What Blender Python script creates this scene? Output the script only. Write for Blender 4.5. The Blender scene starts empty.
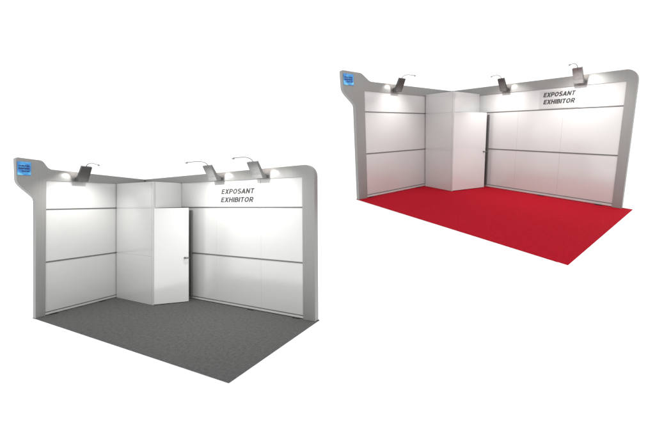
import bpy, bmesh, math, random
from mathutils import Matrix, Vector
random.seed(4)
D = bpy.data
SC = bpy.context.scene
COL = SC.collection

# ------------------------------------------------------------------ materials
def mat(name, col, rough=.5, spec=.5, metal=0., ior=1.5):
    m = D.materials.new(name); m.use_nodes = True
    b = m.node_tree.nodes['Principled BSDF']
    b.inputs['Base Color'].default_value = (*col, 1)
    b.inputs['Roughness'].default_value = rough
    b.inputs['Metallic'].default_value = metal
    b.inputs['IOR'].default_value = ior
    b.inputs['Specular IOR Level'].default_value = spec
    return m, m.node_tree, b

def noise(nt, scale, detail=3, stretch=(1, 1, 1)):
    tc = nt.nodes.new('ShaderNodeTexCoord'); mp = nt.nodes.new('ShaderNodeMapping')
    mp.inputs['Scale'].default_value = stretch
    n = nt.nodes.new('ShaderNodeTexNoise'); n.inputs['Scale'].default_value = scale; n.inputs['Detail'].default_value = detail
    nt.links.new(tc.outputs['Object'], mp.inputs['Vector']); nt.links.new(mp.outputs['Vector'], n.inputs['Vector'])
    return n

def ramp(nt, src, stops):
    r = nt.nodes.new('ShaderNodeValToRGB')
    while len(r.color_ramp.elements) < len(stops): r.color_ramp.elements.new(.5)
    for e, (p, c) in zip(r.color_ramp.elements, stops):
        e.position = p; e.color = (*c, 1)
    nt.links.new(src, r.inputs['Fac']); return r

def sc(c, k): return tuple(x*k for x in c)

def vary(nt, b, n, col, amt, lo=.3, hi=.7):
    r = ramp(nt, n.outputs['Fac'], [(lo, sc(col, 1-amt)), (hi, sc(col, 1+amt))])
    nt.links.new(r.outputs['Color'], b.inputs['Base Color'])

def bump(nt, b, n, strength, dist):
    bp = nt.nodes.new('ShaderNodeBump'); bp.inputs['Strength'].default_value = strength; bp.inputs['Distance'].default_value = dist
    nt.links.new(n.outputs['Fac'], bp.inputs['Height']); nt.links.new(bp.outputs['Normal'], b.inputs['Normal'])

M = {}
def panel_mat(name, col, rough):
    m, nt, b = mat(name, col, rough, .8, ior=1.8)
    n = noise(nt, 1.4, 2); vary(nt, b, n, col, .015)
    n2 = noise(nt, 5, 3)
    r = ramp(nt, n2.outputs['Fac'], [(.3, (rough-.03,)*3), (.7, (rough+.04,)*3)])
    nt.links.new(r.outputs['Color'], b.inputs['Roughness'])
    n3 = noise(nt, 2.2, 1); bump(nt, b, n3, .05, .01)
    return m
M['panel'] = panel_mat('white_laminate', (.535, .535, .526), .16)
M['door'] = panel_mat('white_laminate_lit', (.655, .655, .647), .13)  # paler laminate for door and lintel: reflections and lamp light put into the colour

m, nt, b = mat('brushed_grey_aluminium', (.2, .2, .195), .42, .5, .2)
n = noise(nt, 3, 4, (34, 34, .6)); vary(nt, b, n, (.255, .254, .246), .05); bump(nt, b, n, .04, .002); M['frame'] = m
m, nt, b = mat('dark_grey_profile', (.13, .13, .126), .4, .5, .3)
n = noise(nt, 4, 3, (1, 1, 20)); vary(nt, b, n, (.13, .13, .126), .1); M['rail'] = m
m, nt, b = mat('pale_plinth_strip', (.5, .5, .49), .35)
n = noise(nt, 6, 2); vary(nt, b, n, (.5, .5, .49), .05); M['strip'] = m
m, nt, b = mat('black_rubber', (.012, .012, .012), .7)
n = noise(nt, 30, 2); bump(nt, b, n, .2, .002); M['black'] = m
m, nt, b = mat('dark_lamp_metal', (.075, .073, .07), .5, .5, .2)
n = noise(nt, 20, 2); vary(nt, b, n, (.075, .073, .07), .12); M['lamp'] = m
m, nt, b = mat('satin_lamp_metal', (.2, .2, .2), .4, .5, .3)
n = noise(nt, 20, 2); vary(nt, b, n, (.2, .2, .197), .1); M['lamp_pale'] = m
m, nt, b = mat('thin_steel_arm', (.26, .26, .255), .4, .5, .2)
n = noise(nt, 30, 2); vary(nt, b, n, (.26, .26, .255), .1); M['arm'] = m
m, nt, b = mat('grey_lettering', (.03, .03, .03), .5)
n = noise(nt, 20, 2); vary(nt, b, n, (.03, .03, .03), .08); M['ink'] = m
m, nt, b = mat('white_card', (.45, .449, .442), .4)
n = noise(nt, 8, 2); vary(nt, b, n, (.45, .449, .442), .02); M['card'] = m

def carpet_mat(name, col, amt):
    m, nt, b = mat(name, col, .95, .1)
    n = noise(nt, 75, 6); n2 = noise(nt, 22, 6)
    r1 = ramp(nt, n.outputs['Fac'], [(.3, sc(col, 1-amt)), (.7, sc(col, 1+amt))])
    r2 = ramp(nt, n2.outputs['Fac'], [(.3, (.84,)*3), (.7, (1.16,)*3)])
    mx = nt.nodes.new('ShaderNodeMix'); mx.data_type = 'RGBA'; mx.blend_type = 'MULTIPLY'; mx.inputs['Factor'].default_value = 1
    nt.links.new(r1.outputs['Color'], mx.inputs['A']); nt.links.new(r2.outputs['Color'], mx.inputs['B'])
    nt.links.new(mx.outputs['Result'], b.inputs['Base Color'])
    n3 = noise(nt, 260, 3); bump(nt, b, n3, .6, .006)
    return m
M['carpet_grey'] = carpet_mat('grey_needle_felt', (.094, .094, .093), .22)
M['carpet_red'] = carpet_mat('red_needle_felt', (.37, .0026, .013), .22)

m, nt, b = mat('white_floor', (.92, .92, .92), .9, .1)
n = noise(nt, 2, 2); vary(nt, b, n, (.92, .92, .92), .01); M['floor'] = m

m, nt, b = mat('blue_printed_face', (.05, .3, .8), .35)
n = noise(nt, 9, 2, (1, 1, 1.6))
r = ramp(nt, n.outputs['Fac'], [(.32, (.03, .16, .50)), (.5, (.06, .33, .72)), (.68, (.20, .62, .86))])
nt.links.new(r.outputs['Color'], b.inputs['Base Color']); M['blue'] = m
m, nt, b = mat('navy_print', (.008, .04, .16), .4)
n = noise(nt, 20, 2); vary(nt, b, n, (.008, .04, .16), .15); M['navy'] = m
m = D.materials.new('lit_lamp_glass'); m.use_nodes = True
b = m.node_tree.nodes['Principled BSDF']; b.inputs['Emission Color'].default_value = (1, .97, .9, 1); b.inputs['Emission Strength'].default_value = 6
b.inputs['Base Color'].default_value = (1.5, .8, .8, 1); M['glow'] = m

# ------------------------------------------------------------------ helpers
class Stand:
    """local axes: x along the long wall, s along the short wall towards the front, z up"""
    def __init__(self, mw, ang):
        self.mw = mw; self.ux = Vector((1, 0, 0)); self.uy = Vector((math.cos(ang), -math.sin(ang), 0))
    def P(self, x, s, z): return self.ux*x + self.uy*s + Vector((0, 0, z))

def tag(o, label=None, cat=None, group=None, kind=None):
    if label: o['label'] = label
    if cat: o['category'] = cat
    if group: o['group'] = group
    if kind: o['kind'] = kind
    return o

def empty(st, name, base, label, cat, group=None):
    o = D.objects.new(name, None); COL.objects.link(o); o.empty_display_size = .2
    o.matrix_world = st.mw @ Matrix.Translation(st.P(*base))
    return tag(o, label, cat, group)

class MB:
    def __init__(self, st, base=(0, 0, 0)): self.st = st; self.b = st.P(*base); self.bm = bmesh.new()
    def v(self, x, s, z): return self.bm.verts.new(self.st.P(x, s, z)-self.b)
    def hexa(self, c, bev=0):
        vs = [self.v(*p) for p in c]
        fs = [self.bm.faces.new([vs[i] for i in f]) for f in ((0, 1, 2, 3), (7, 6, 5, 4), (0, 4, 5, 1), (1, 5, 6, 2), (2, 6, 7, 3), (3, 7, 4, 0))]
        if bev:
            es = {e for f in fs for e in f.edges}
            bmesh.ops.bevel(self.bm, geom=list(es), offset=bev, segments=2, affect='EDGES', profile=.5)
        return self
    def box(self, x0, x1, s0, s1, z0, z1, bev=0):
        return self.hexa([(x0, s0, z0), (x1, s0, z0), (x1, s1, z0), (x0, s1, z0), (x0, s0, z1), (x1, s0, z1), (x1, s1, z1), (x0, s1, z1)], bev)
    def prism(self, pts, f0, f1, bev=0):
        """pts: 2D outline; f0/f1 map a 2D point to (x,s,z) on the two faces"""
        a = [self.v(*f0(p)) for p in pts]; c = [self.v(*f1(p)) for p in pts]; n = len(pts)
        fa = self.bm.faces.new(a); fc = self.bm.faces.new(c[::-1])
        for i in range(n): self.bm.faces.new([a[i], c[i], c[(i+1) % n], a[(i+1) % n]])
        if bev:
            bmesh.ops.bevel(self.bm, geom=list(set(fa.edges) | set(fc.edges)), offset=bev, segments=2, affect='EDGES', profile=.5)
        return self
    def tube(self, path, r, n=8):
        rings = []
        pts = [self.st.P(*p)-self.b for p in path]
        for i, p in enumerate(pts):
            t = (pts[min(i+1, len(pts)-1)]-pts[max(i-1, 0)]).normalized()
            u = t.cross(Vector((.3, .9, .1))).normalized(); w = t.cross(u)
            rings.append([self.bm.verts.new(p+(u*math.cos(2*math.pi*k/n)+w*math.sin(2*math.pi*k/n))*r) for k in range(n)])
        for a, c in zip(rings, rings[1:]):
            for k in range(n): self.bm.faces.new([a[k], a[(k+1) % n], c[(k+1) % n], c[k]]).smooth = True
        self.bm.faces.new(rings[0][::-1]); self.bm.faces.new(rings[-1]); return self
    def build(self, name, material, parent=None, mw=None):
        bmesh.ops.recalc_face_normals(self.bm, faces=self.bm.faces)
        me = D.meshes.new(name); self.bm.to_mesh(me); self.bm.free(); me.materials.append(material)
        o = D.objects.new(name, me); COL.objects.link(o)
        if parent: o.parent = parent
        else: o.matrix_world = (mw or self.st.mw) @ Matrix.Translation(self.b)
        return o

def arc(cx, cz, r, a0, a1, n=10):
    return [(cx+r*math.cos(math.radians(a0+(a1-a0)*i/n)), cz+r*math.sin(math.radians(a0+(a1-a0)*i/n))) for i in range(n+1)]

def bez(p0, p1, p2, p3, n=10):
    out = []
    for i in range(n+1):
        t = i/n; k = 1-t
        out.append(tuple(k**3*a+3*k*k*t*b_+3*k*t*t*c+t**3*d for a, b_, c, d in zip(p0, p1, p2, p3)))
    return out

SW = .225       # stroke width of the lettering, in cap heights
def _arc(cx, cy, rx, ry, a0, a1, n=12):
    return [(cx+rx*math.cos(math.radians(a0+(a1-a0)*i/n)), cy+ry*math.sin(math.radians(a0+(a1-a0)*i/n))) for i in range(n+1)]
h_ = SW/2
def glyph(ch):
    """advance width and centre lines of a plain bold sans capital"""
    t, m, w = 1-h_, .5, .62
    bowl = lambda x, y0, y1, k: [(h_, y1), (x-k, y1)] + _arc(x-k, (y0+y1)/2, k, (y1-y0)/2, 90, -90, 10)[1:] + [(h_, y0)]
    if ch == 'E': return .62, [[(h_, 0), (h_, 1)], [(SW, t), (.60, t)], [(SW, m+.02), (.56, m+.02)], [(SW, h_), (.62, h_)]]
    if ch == 'X': return .70, [[(.08, 0), (.62, 1)], [(.62, 0), (.08, 1)]]
    if ch == 'P': return .66, [[(h_, 0), (h_, 1)], bowl(.57, .44, t, .2)]
    if ch == 'B': return .68, [[(h_, 0), (h_, 1)], bowl(.54, .53, t, .18), bowl(.59, h_, .53, .2)]
    if ch == 'R': return .70, [[(h_, 0), (h_, 1)], bowl(.58, .46, t, .2), [(.34, .44), (.63, 0)]]
    if ch == 'O': return .78, [_arc(.39, .5, .39-h_, .5-h_+.01, 0, 360, 28)]
    if ch == 'S': return .66, [_arc(.33, .72, .235, .19, 25, 270, 14)[:-1] + _arc(.33, .29, .245, .20, 90, -155, 14)]
    if ch == 'A': return .74, [[(.07, 0), (.37, .96)], [(.37, .96), (.67, 0)], [(.2, .3), (.54, .3)]]
    if ch == 'N': return .72, [[(h_, 0), (h_, 1)], [(.72-h_, 0), (.72-h_, 1)], [(h_, .93), (.72-h_, .07)]]
    if ch == 'T': return .64, [[(.32, 0), (.32, 1-SW)], [(.01, t), (.63, t)]]
    if ch == 'H': return .70, [[(h_, 0), (h_, 1)], [(.70-h_, 0), (.70-h_, 1)], [(SW, .52), (.70-SW, .52)]]
    if ch == 'I': return .20, [[(.10, 0), (.10, 1)]]
    return .3, []

def text_mesh(body, shear=.2):
    """flat slanted capitals as ribbons; z is a print-thin step between crossing strokes"""
    vs, fs, x, lv = [], [], 0., 0
    for ch in body:
        adv, strokes = glyph(ch)
        for pl in strokes:
            n = len(pl); L_ = []
            for k, (px, py) in enumerate(pl):
                a = pl[max(k-1, 0)]; c = pl[min(k+1, n-1)]
                if n > 6 and pl[0] == pl[-1]: pass
                tx, ty = c[0]-a[0], c[1]-a[1]; d = math.hypot(tx, ty) or 1
                L_.append((px, py, -ty/d*h_, tx/d*h_))
            b0 = len(vs)
            for px, py, nx, ny in L_:
                for sg in (1, -1):
                    X, Y = px+nx*sg, py+ny*sg
                    vs.append((x+X+shear*Y, Y, lv % 7))
            for k in range(n-1): fs.append((b0+2*k, b0+2*k+1, b0+2*k+3, b0+2*k+2))
            lv += 1
        x += adv+.085
    me = D.meshes.new('lettering'); me.from_pydata(vs, [], fs); return me

FT = .02      # frame stands proud of the panels by this much
BK = -.085    # back of the walls
# ------------------------------------------------------------------ one stand
def make_stand(mw, p):
    st = Stand(mw, p['ang']); H, Hc = p['H'], p['Hc']      # header height at the ends and in the corner
    Lx, Ly, a, b, pw, pwr = p['Lx'], p['Ly'], p['a'], p['b'], p['pw'], p['pwr']
    hp, hu, hm, hb, hc = p['hp'], p['hu'], p['hm'], p['hb'], p['hc']
    W = p['word']; gap = .0008; rt = .0105
    # carpet
    c = MB(st, (Lx/2, Ly/2, 0)).box(BK-.005, Lx+p['ex'], BK-.005, Ly+p['ey'], -.009, 0, .003)
    tag(c.build('carpet', p['carpet']), p['carpet_label'], 'carpet')

    # ---------------- short wall with flag
    base = (0, Ly/2, 0)
    wl = empty(st, 'booth_wall', base, f'short white panel wall with flag shaped bracket, on the {W} carpet', 'wall', 'booth walls')
    fl = p['flag']
    out = [(.024, hp), (Ly-pw, hp), (Ly-pw, 0.001), (Ly, 0.001)]
    out += bez((Ly, fl['j']-.04), (Ly, fl['j']+.05), (fl['s'], fl['bl']-.12), (fl['s'], fl['bl']), 12)
    out += [(fl['s']+.012, fl['tl']-.02), (fl['s']-.01, fl['tl'])]
    out += bez((fl['tr'], fl['ttr']), (fl['tr']-.07, fl['ttr']), (fl['hd']+.07, H), (fl['hd'], H), 12)
    out += [(.024, Hc)]
    MB(st, base).prism(out, lambda q: (FT, q[0], q[1]), lambda q: (BK, q[0], q[1]), .004).build('frame', M['frame'], wl)
    MB(st, base).box(BK+.02, -.022, .024, Ly-pw-.002, .07, hp-.002).build('backing', M['strip'], wl)
    s_end = Ly-pw-gap
    cuts = p['lcuts']
    for z0, z1 in ((hb+rt/2, hm-rt), (hm+rt, hu-rt), (hu+rt, hp-gap)):
        for s0, s1 in zip(cuts, cuts[1:]):
            MB(st, base).box(-.02, 0, s0+gap, min(s1, s_end)-gap, z0, z1, .0008).build('panel', M['panel'], wl)
    for z in (hu, hm):
        MB(st, base).box(-.02, .007, .024, s_end, z-rt+.001, z+rt-.001, .002).build('rail', M['rail'], wl)
    MB(st, base).box(-.02, .01, .024, s_end, hb-.008, hb+.004, .002).build('rail', M['rail'], wl)
    MB(st, base).box(-.03, .012, .024, s_end, .016, hb-.010, .002).build('base_strip', M['strip'], wl)
    for s in (Ly-pw-.12, b+.25):
        MB(st, base).box(-.03, .035, s-.05, s+.05, .001, .014, .003).build('foot', M['black'], wl)

    # ---------------- long wall
    base = (Lx/2, 0, 0)
    wr = empty(st, 'booth_wall', base, f'long white panel wall with rounded top corner, on the {W} carpet', 'wall', 'booth walls')
    r = .2
    out = [(BK, hp), (Lx-pwr, hp), (Lx-pwr, .001), (Lx, .001)] + arc(Lx-r, H-r, r, 0, 90, 12) + [(BK, Hc)]
    MB(st, base).prism(out, lambda q: (q[0], FT, q[1]), lambda q: (q[0], BK, q[1]), .004).build('frame', M['frame'], wr)
    MB(st, base).box(BK, Lx-pwr-.002, BK+.02, -.022, .07, hp-.002).build('backing', M['strip'], wr)
    x_end = Lx-pwr-gap
    cuts = p['rcuts']
    for z0, z1 in ((hb+rt/2, hm-rt), (hm+rt, hu-rt), (hu+rt, hp-gap)):
        for x0, x1 in zip(cuts, cuts[1:]):
            MB(st, base).box(x0+gap, min(x1, x_end)-gap, -.02, 0, z0, z1, .0008).build('panel', M['panel'], wr)
    for z in (hu, hm):
        MB(st, base).box(.01, x_end, -.02, .007, z-rt+.001, z+rt-.001, .002).build('rail', M['rail'], wr)
    MB(st, base).box(.01, x_end, -.02, .01, hb-.008, hb+.004, .002).build('rail', M['rail'], wr)
    MB(st, base).box(.01, x_end, -.03, .012, .016, hb-.010, .002).build('base_strip', M['strip'], wr)
    for x in p['feet']:
        MB(st, base).box(x-.07, x+.07, -.03, .035, .001, .014, .003).build('foot', M['black'], wr)

    # ---------------- corner closet
    base = (a/2, b/2, 0); cp = .045
    cl = empty(st, 'storage_closet', base, f'white corner storage closet with its door ajar, on the {W} carpet', 'closet', 'corner closets')
    for z0, z1 in ((.004, hm-.003), (hm-.0015, hu-.003), (hu-.0015, hc)):
        o = MB(st, base).box(.024, a-cp-.002, b-.03, b, z0, z1, .0008).build('side_panel', M['panel'], cl)
    MB(st, base).box(a-cp, a, b-cp, b, .002, hc, .004).build('corner_post', M['panel'], cl)
    dz = hu-.005
    MB(st, base).box(a-.03, a-.002, .003, b-cp-.002, dz+.006, hc, .0015).build('lintel_panel', M['door'], cl)
    MB(st, base).box(.03, a-.032, .03, b-.032, hc-.03, hc-.006).build('top_panel', M['panel'], cl)
    # door, hinged at the corner post, swung outwards
    hx, hs = a+.006, b-cp*.3; fx, fs = p['door']
    hv = st.P(hx, hs, 0); fv = st.P(fx, fs, 0); dv = (fv-hv).normalized(); nv = Vector((0, 0, 1)).cross(dv).normalized()
    # express offset in stand axes
    def unskew(v):
        s = v.dot(Vector((0, -1, 0)))/math.sin(p['ang']); return (v.x - s*math.cos(p['ang']), s)
    nx, ns = unskew(nv*.036)
    if nx > 0: nx, ns = -nx, -ns
    q = [(hx, hs), (fx, fs), (fx+nx, fs+ns), (hx+nx, hs+ns)]
    d = MB(st, base).hexa([(x, s, .012) for x, s in q]+[(x, s, dz) for x, s in q], .003).build('door', M['door'], cl)
    # handle: rose, neck and lever close to the free edge
    ex_, es_ = unskew(dv*.08); ox, os_ = -nx/.036, -ns/.036
    gx, gs = fx-ex_*.75, fs-es_*.75
    h = MB(st, base)
    h.tube([(gx, gs, hm-.06), (gx+ox*.012, gs+os_*.012, hm-.06)], .018, 14)
    h.tube([(gx+ox*.01, gs+os_*.01, hm-.06), (gx+ox*.05, gs+os_*.05, hm-.06)], .010, 10)
    h.tube([(gx+ox*.05, gs+os_*.05, hm-.06), (gx+ox*.052+ex_*.4, gs+os_*.052+es_*.4, hm-.06), (gx+ox*.046+ex_*1.1, gs+os_*.046+es_*1.1, hm-.06)], .011, 10)
    h.build('handle', M['rail'], d)
    shx = p['door_shadow_x']
    MB(st, base).box(shx-.026, shx+.026, .012, .05, .06, dz-.05, .003).build('door_shadow_strip', M['rail'], cl)  # the door's shadow on the long wall, built as a dark strip

    # ---------------- name plaque
    t = p['plaque']; base = ((t['x0']+t['x1'])/2, .004, t['z0'])
    pm = M[t['mat']]; pl = empty(st, 'name_plaque', base, f'white name plaque with grey slanted capitals above the {W} carpet', 'sign', 'name plaques')
    MB(st, base).box(t['x0'], t['x1'], .0025, .0055, t['z0'], t['z1'], .001).build('plate', pm, pl)
    for body, x0, x1, z0, z1 in t['rows']:
        me = text_mesh(body)
        xs = [v.co.x for v in me.vertices]; ys = [v.co.y for v in me.vertices]
        ax, bx, ay, by = min(xs), max(xs), min(ys), max(ys); B = st.P(*base)
        for v in me.vertices:
            u = (v.co.x-ax)/(bx-ax); w = (v.co.y-ay)/(by-ay)
            v.co = st.P(x0+(x1-x0)*u, .0062+.0003*v.co.z, z0+(z1-z0)*w)-B
        me.materials.append(M['ink'])
        o = D.objects.new('lettering', me); COL.objects.link(o); o.parent = pl

    # ---------------- little blue sign on the flag
    t = p['screen']; base = (FT+.004, (t['s0']+t['s1'])/2, t['z0'])
    sg = empty(st, 'flag_sign', base, f'small blue sign on the flag bracket above the {W} carpet', 'sign', 'blue flag signs')
    MB(st, base).box(FT+.001, FT+.014, t['s0'], t['s1'], t['z0'], t['z1'], .003).build('plate', M['blue'], sg)
    w_ = t['s1']-t['s0']; hh = t['z1']-t['z0']; mb = MB(st, base)
    for z, off, n in ((.69, .06, 7), (.50, .06, 7), (.30, .30, 5)):
        for k in range(n):
            u0 = off+(.9-off)*k/n; u1 = u0+(.9-off)/n*random.uniform(.62, .86)
            zz = t['z0']+hh*z; s1 = t['s1']-w_*u0; s0 = t['s1']-w_*u1; e = hh*.07
            mb.box(FT+.0145, FT+.0165, s0, s1, zz-e*random.uniform(.7, 1), zz+e*random.uniform(.7, 1))
    mb.build('lettering', M['navy'], sg)

    # ---------------- lamps
    for w, u, wd, pale, aim, en, cone, lab in p['lamps']:
        def loc(n, tt, z):   # n from the wall, tt along it
            return (n, u+tt, z) if w == 'L' else (u+tt, n, z)
        base = loc(FT, 0, 2.40)
        lp = empty(st, 'arm_spotlight', base, f'{lab}, on the {W} carpet stand', 'spotlight', 'spotlights on the wall headers')
        h2 = wd/2
        prof = [(.05, 2.335), (.16, 2.330), (.185, 2.39), (.315, 2.592), (.268, 2.612), (.15, 2.43), (.10, 2.40), (.05, 2.41)]
        hd = MB(st, base).prism(prof, lambda q: loc(q[0], -h2, q[1]), lambda q: loc(q[0], h2, q[1]), .006).build('head', M['lamp_pale' if pale else 'lamp'], lp)
        MB(st, base).prism([(FT+.001, 2.35), (.05, 2.35), (.05, 2.40), (FT+.001, 2.42)], lambda q: loc(q[0], -.03, q[1]), lambda q: loc(q[0], .03, q[1]), .003).build('bracket', M['lamp'], lp)
        path = [loc(n_, 0, z_) for n_, z_ in bez((.275, 2.60), (.30, 2.655), (.42, 2.665), (.52, 2.648), 8)+bez((.52, 2.648), (.59, 2.636), (.65, 2.618), (.72, 2.612), 5)[1:]]
        MB(st, base).tube(path, .0065, 8).build('arm', M['arm'], lp)
        cap = MB(st, base).box(*( (.70, .745, u-.012, u+.012) if w == 'L' else (u-.012, u+.012, .70, .745)), 2.590, 2.607, .005).build('lamp_tip', M['arm'], lp)
        gl = MB(st, base).prism([(.150, 2.446), (.160, 2.446), (.246, 2.575), (.236, 2.575)], lambda q: loc(q[0]-.004, -h2*.7, q[1]), lambda q: loc(q[0]-.004, h2*.7, q[1])).build('lamp_glass', M['glow'], lp)
        # light thrown back on the header from the glass, and the beam from the tip on to the panels
        for nm, src, dst, e_, sz, bl, rad in (('header_light', loc(.115, h2+.06, 2.445), loc(FT, h2+.13, 2.395), en[0], 88, .45, .02),
                                          ('wall_light', loc(.67, 0, 2.575), loc(aim[0], aim[1], aim[2]), en[1], cone, 1., .03)):
            ld = D.lights.new(nm, 'SPOT'); ld.energy = e_; ld.spot_size = math.radians(sz); ld.spot_blend = bl; ld.shadow_soft_size = rad
            ld.color = (1, .985, .965)
            lo = D.objects.new(nm, ld); COL.objects.link(lo)
            A = st.P(*src); dvec = st.P(*dst)-A
            lo.matrix_world = mw @ Matrix.Translation(A) @ dvec.to_track_quat('-Z', 'Y').to_matrix().to_4x4()
    return st

# ------------------------------------------------------------------ camera (world = axes of the left stand)
R = Vector((0.9014477351386715, 0.43279282080971637, -0.00907496936239219))
U = Vector((0.013887967979563366, -0.007961016387839213, 0.9998718650724557))
B_ = Vector((0.43266511895316717, -0.9014582610823652, -0.013187053029409753))
cam = D.cameras.new('Camera'); co = D.objects.new('Camera', cam); COL.objects.link(co)
mw = Matrix((R, U, B_)).transposed().to_4x4(); mw.translation = Vector((8.286773913596452, -4.289147380703413, 1.9127535890263834))
co.matrix_world = mw
cam.sensor_width = 36; cam.lens = 18.39090020538702
cam.shift_x = -70/655; cam.shift_y = -18/655; cam.clip_start = .05; cam.clip_end = 500
SC.camera = co

M0 = Matrix.Identity(4)
M1 = Matrix(((0.8846054100721377, 0.4572731839069815, 0.09151231474876632), (-0.43391396637500795, 0.8789881203328889, -0.19773354317961256), (-0.17085648438327986, 0.13520769058462248, 0.9759748675816192))).to_4x4()
M1.translation = Vector((5.463705024132079, 5.11653964485107, 2.4927103740647873))

st0 = make_stand(M0, dict(word='grey', H=2.525, Hc=2.45, ang=1.398, Lx=4.754, Ly=1.864, a=1.297, b=.603, pw=.13, pwr=.25, hp=2.333, hu=1.83, hm=.919, hb=.058, hc=2.328,
    ex=.02, ey=.0, carpet=M['carpet_grey'], carpet_label='rectangular dark grey carpet under the lower left stand',
    flag=dict(s=2.105, j=2.01, bl=2.325, tl=2.685, tr=1.817, ttr=2.67, hd=1.66),
    lcuts=[.024, 1.75], rcuts=[.022, 1.19, 2.372, 3.546, 4.6], feet=(3.3, 4.35), door=(1.765, .178), door_shadow_x=1.635,
    plaque=dict(x0=2.378, x1=3.540, z0=1.86, z1=2.31, mat='panel', rows=[('EXPOSANT', 2.515, 3.40, 2.075, 2.18), ('EXHIBITOR', 2.50, 3.375, 1.92, 2.025)]),
    screen=dict(s0=1.935, s1=2.10, z0=2.40, z1=2.62),
    lamps=[('L', 1.25, .165, 0, (0, 0.15, .9), (1.5, 78), 115, 'dark arm spotlight on the short wall header'),
           ('R', 2.465, .22, 1, (0, .15, 1.0), (1.5, 85), 136, 'grey arm spotlight above the start of the name plaque'),
           ('R', 3.62, .235, 1, (0, .15, 1.0), (1.5, 85), 136, 'grey arm spotlight nearest the rounded frame corner')]))
st1 = make_stand(M1, dict(word='red', H=2.5, Hc=2.495, ang=1.434, Lx=4.406, Ly=3.388, a=.984, b=1.134, pw=.245, pwr=.169, hp=2.304, hu=1.876, hm=.982, hb=.068, hc=2.335,
    ex=.165, ey=.01, carpet=M['carpet_red'], carpet_label='rectangular red carpet under the upper right stand',
    flag=dict(s=3.69, j=2.0, bl=2.32, tl=2.66, tr=3.243, ttr=2.65, hd=2.95),
    lcuts=[.024, 3.2], rcuts=[.022, 1.06, 2.1, 3.14, 4.3], feet=(2.8, 4.0), door=(1.302, .14), door_shadow_x=1.285,
    plaque=dict(x0=2.60, x1=3.44, z0=1.895, z1=2.255, mat='card', rows=[('EXPOSANT', 2.68, 3.36, 2.128, 2.228), ('EXHIBITOR', 2.69, 3.36, 1.982, 2.083)]),
    screen=dict(s0=3.425, s1=3.675, z0=2.385, z1=2.60),
    lamps=[('L', 2.23, .19, 0, (0, .1, 1.4), (1.5, 58), 100, 'dark arm spotlight on the short wall header'),
           ('R', 1.75, .17, 0, (0, .1, 1.0), (1.5, 68), 128, 'dark arm spotlight between closet and name plaque'),
           ('R', 3.44, .185, 1, (0, .1, 1.0), (1.5, 85), 136, 'grey arm spotlight above the end of the name plaque')]))

# ------------------------------------------------------------------ setting: a white floor sheet under each stand
for st, Lx, Ly, W in ((st0, 4.754, 1.864, 'grey'), (st1, 4.406, 3.388, 'red')):
    f = MB(st, (Lx/2, Ly/2, 0)).box(-.1, Lx+.03, -.1, Ly+.015, -.03, -.010).build('floor', M['floor'])
    tag(f, f'plain white floor under the {W} carpet', 'floor', kind='structure')

# ------------------------------------------------------------------ light: white surroundings
w = D.worlds.new('World'); SC.world = w; w.use_nodes = True
bg = w.node_tree.nodes['Background']; bg.inputs['Color'].default_value = (1, 1, 1, 1); bg.inputs['Strength'].default_value = 1.3
SC.view_settings.view_transform = 'Standard'; SC.view_settings.look = 'None'
SC.view_settings.exposure = 0; SC.view_settings.gamma = 1; SC.view_settings.use_curve_mapping = False
SC.render.resolution_x = 1024; SC.render.resolution_y = 672
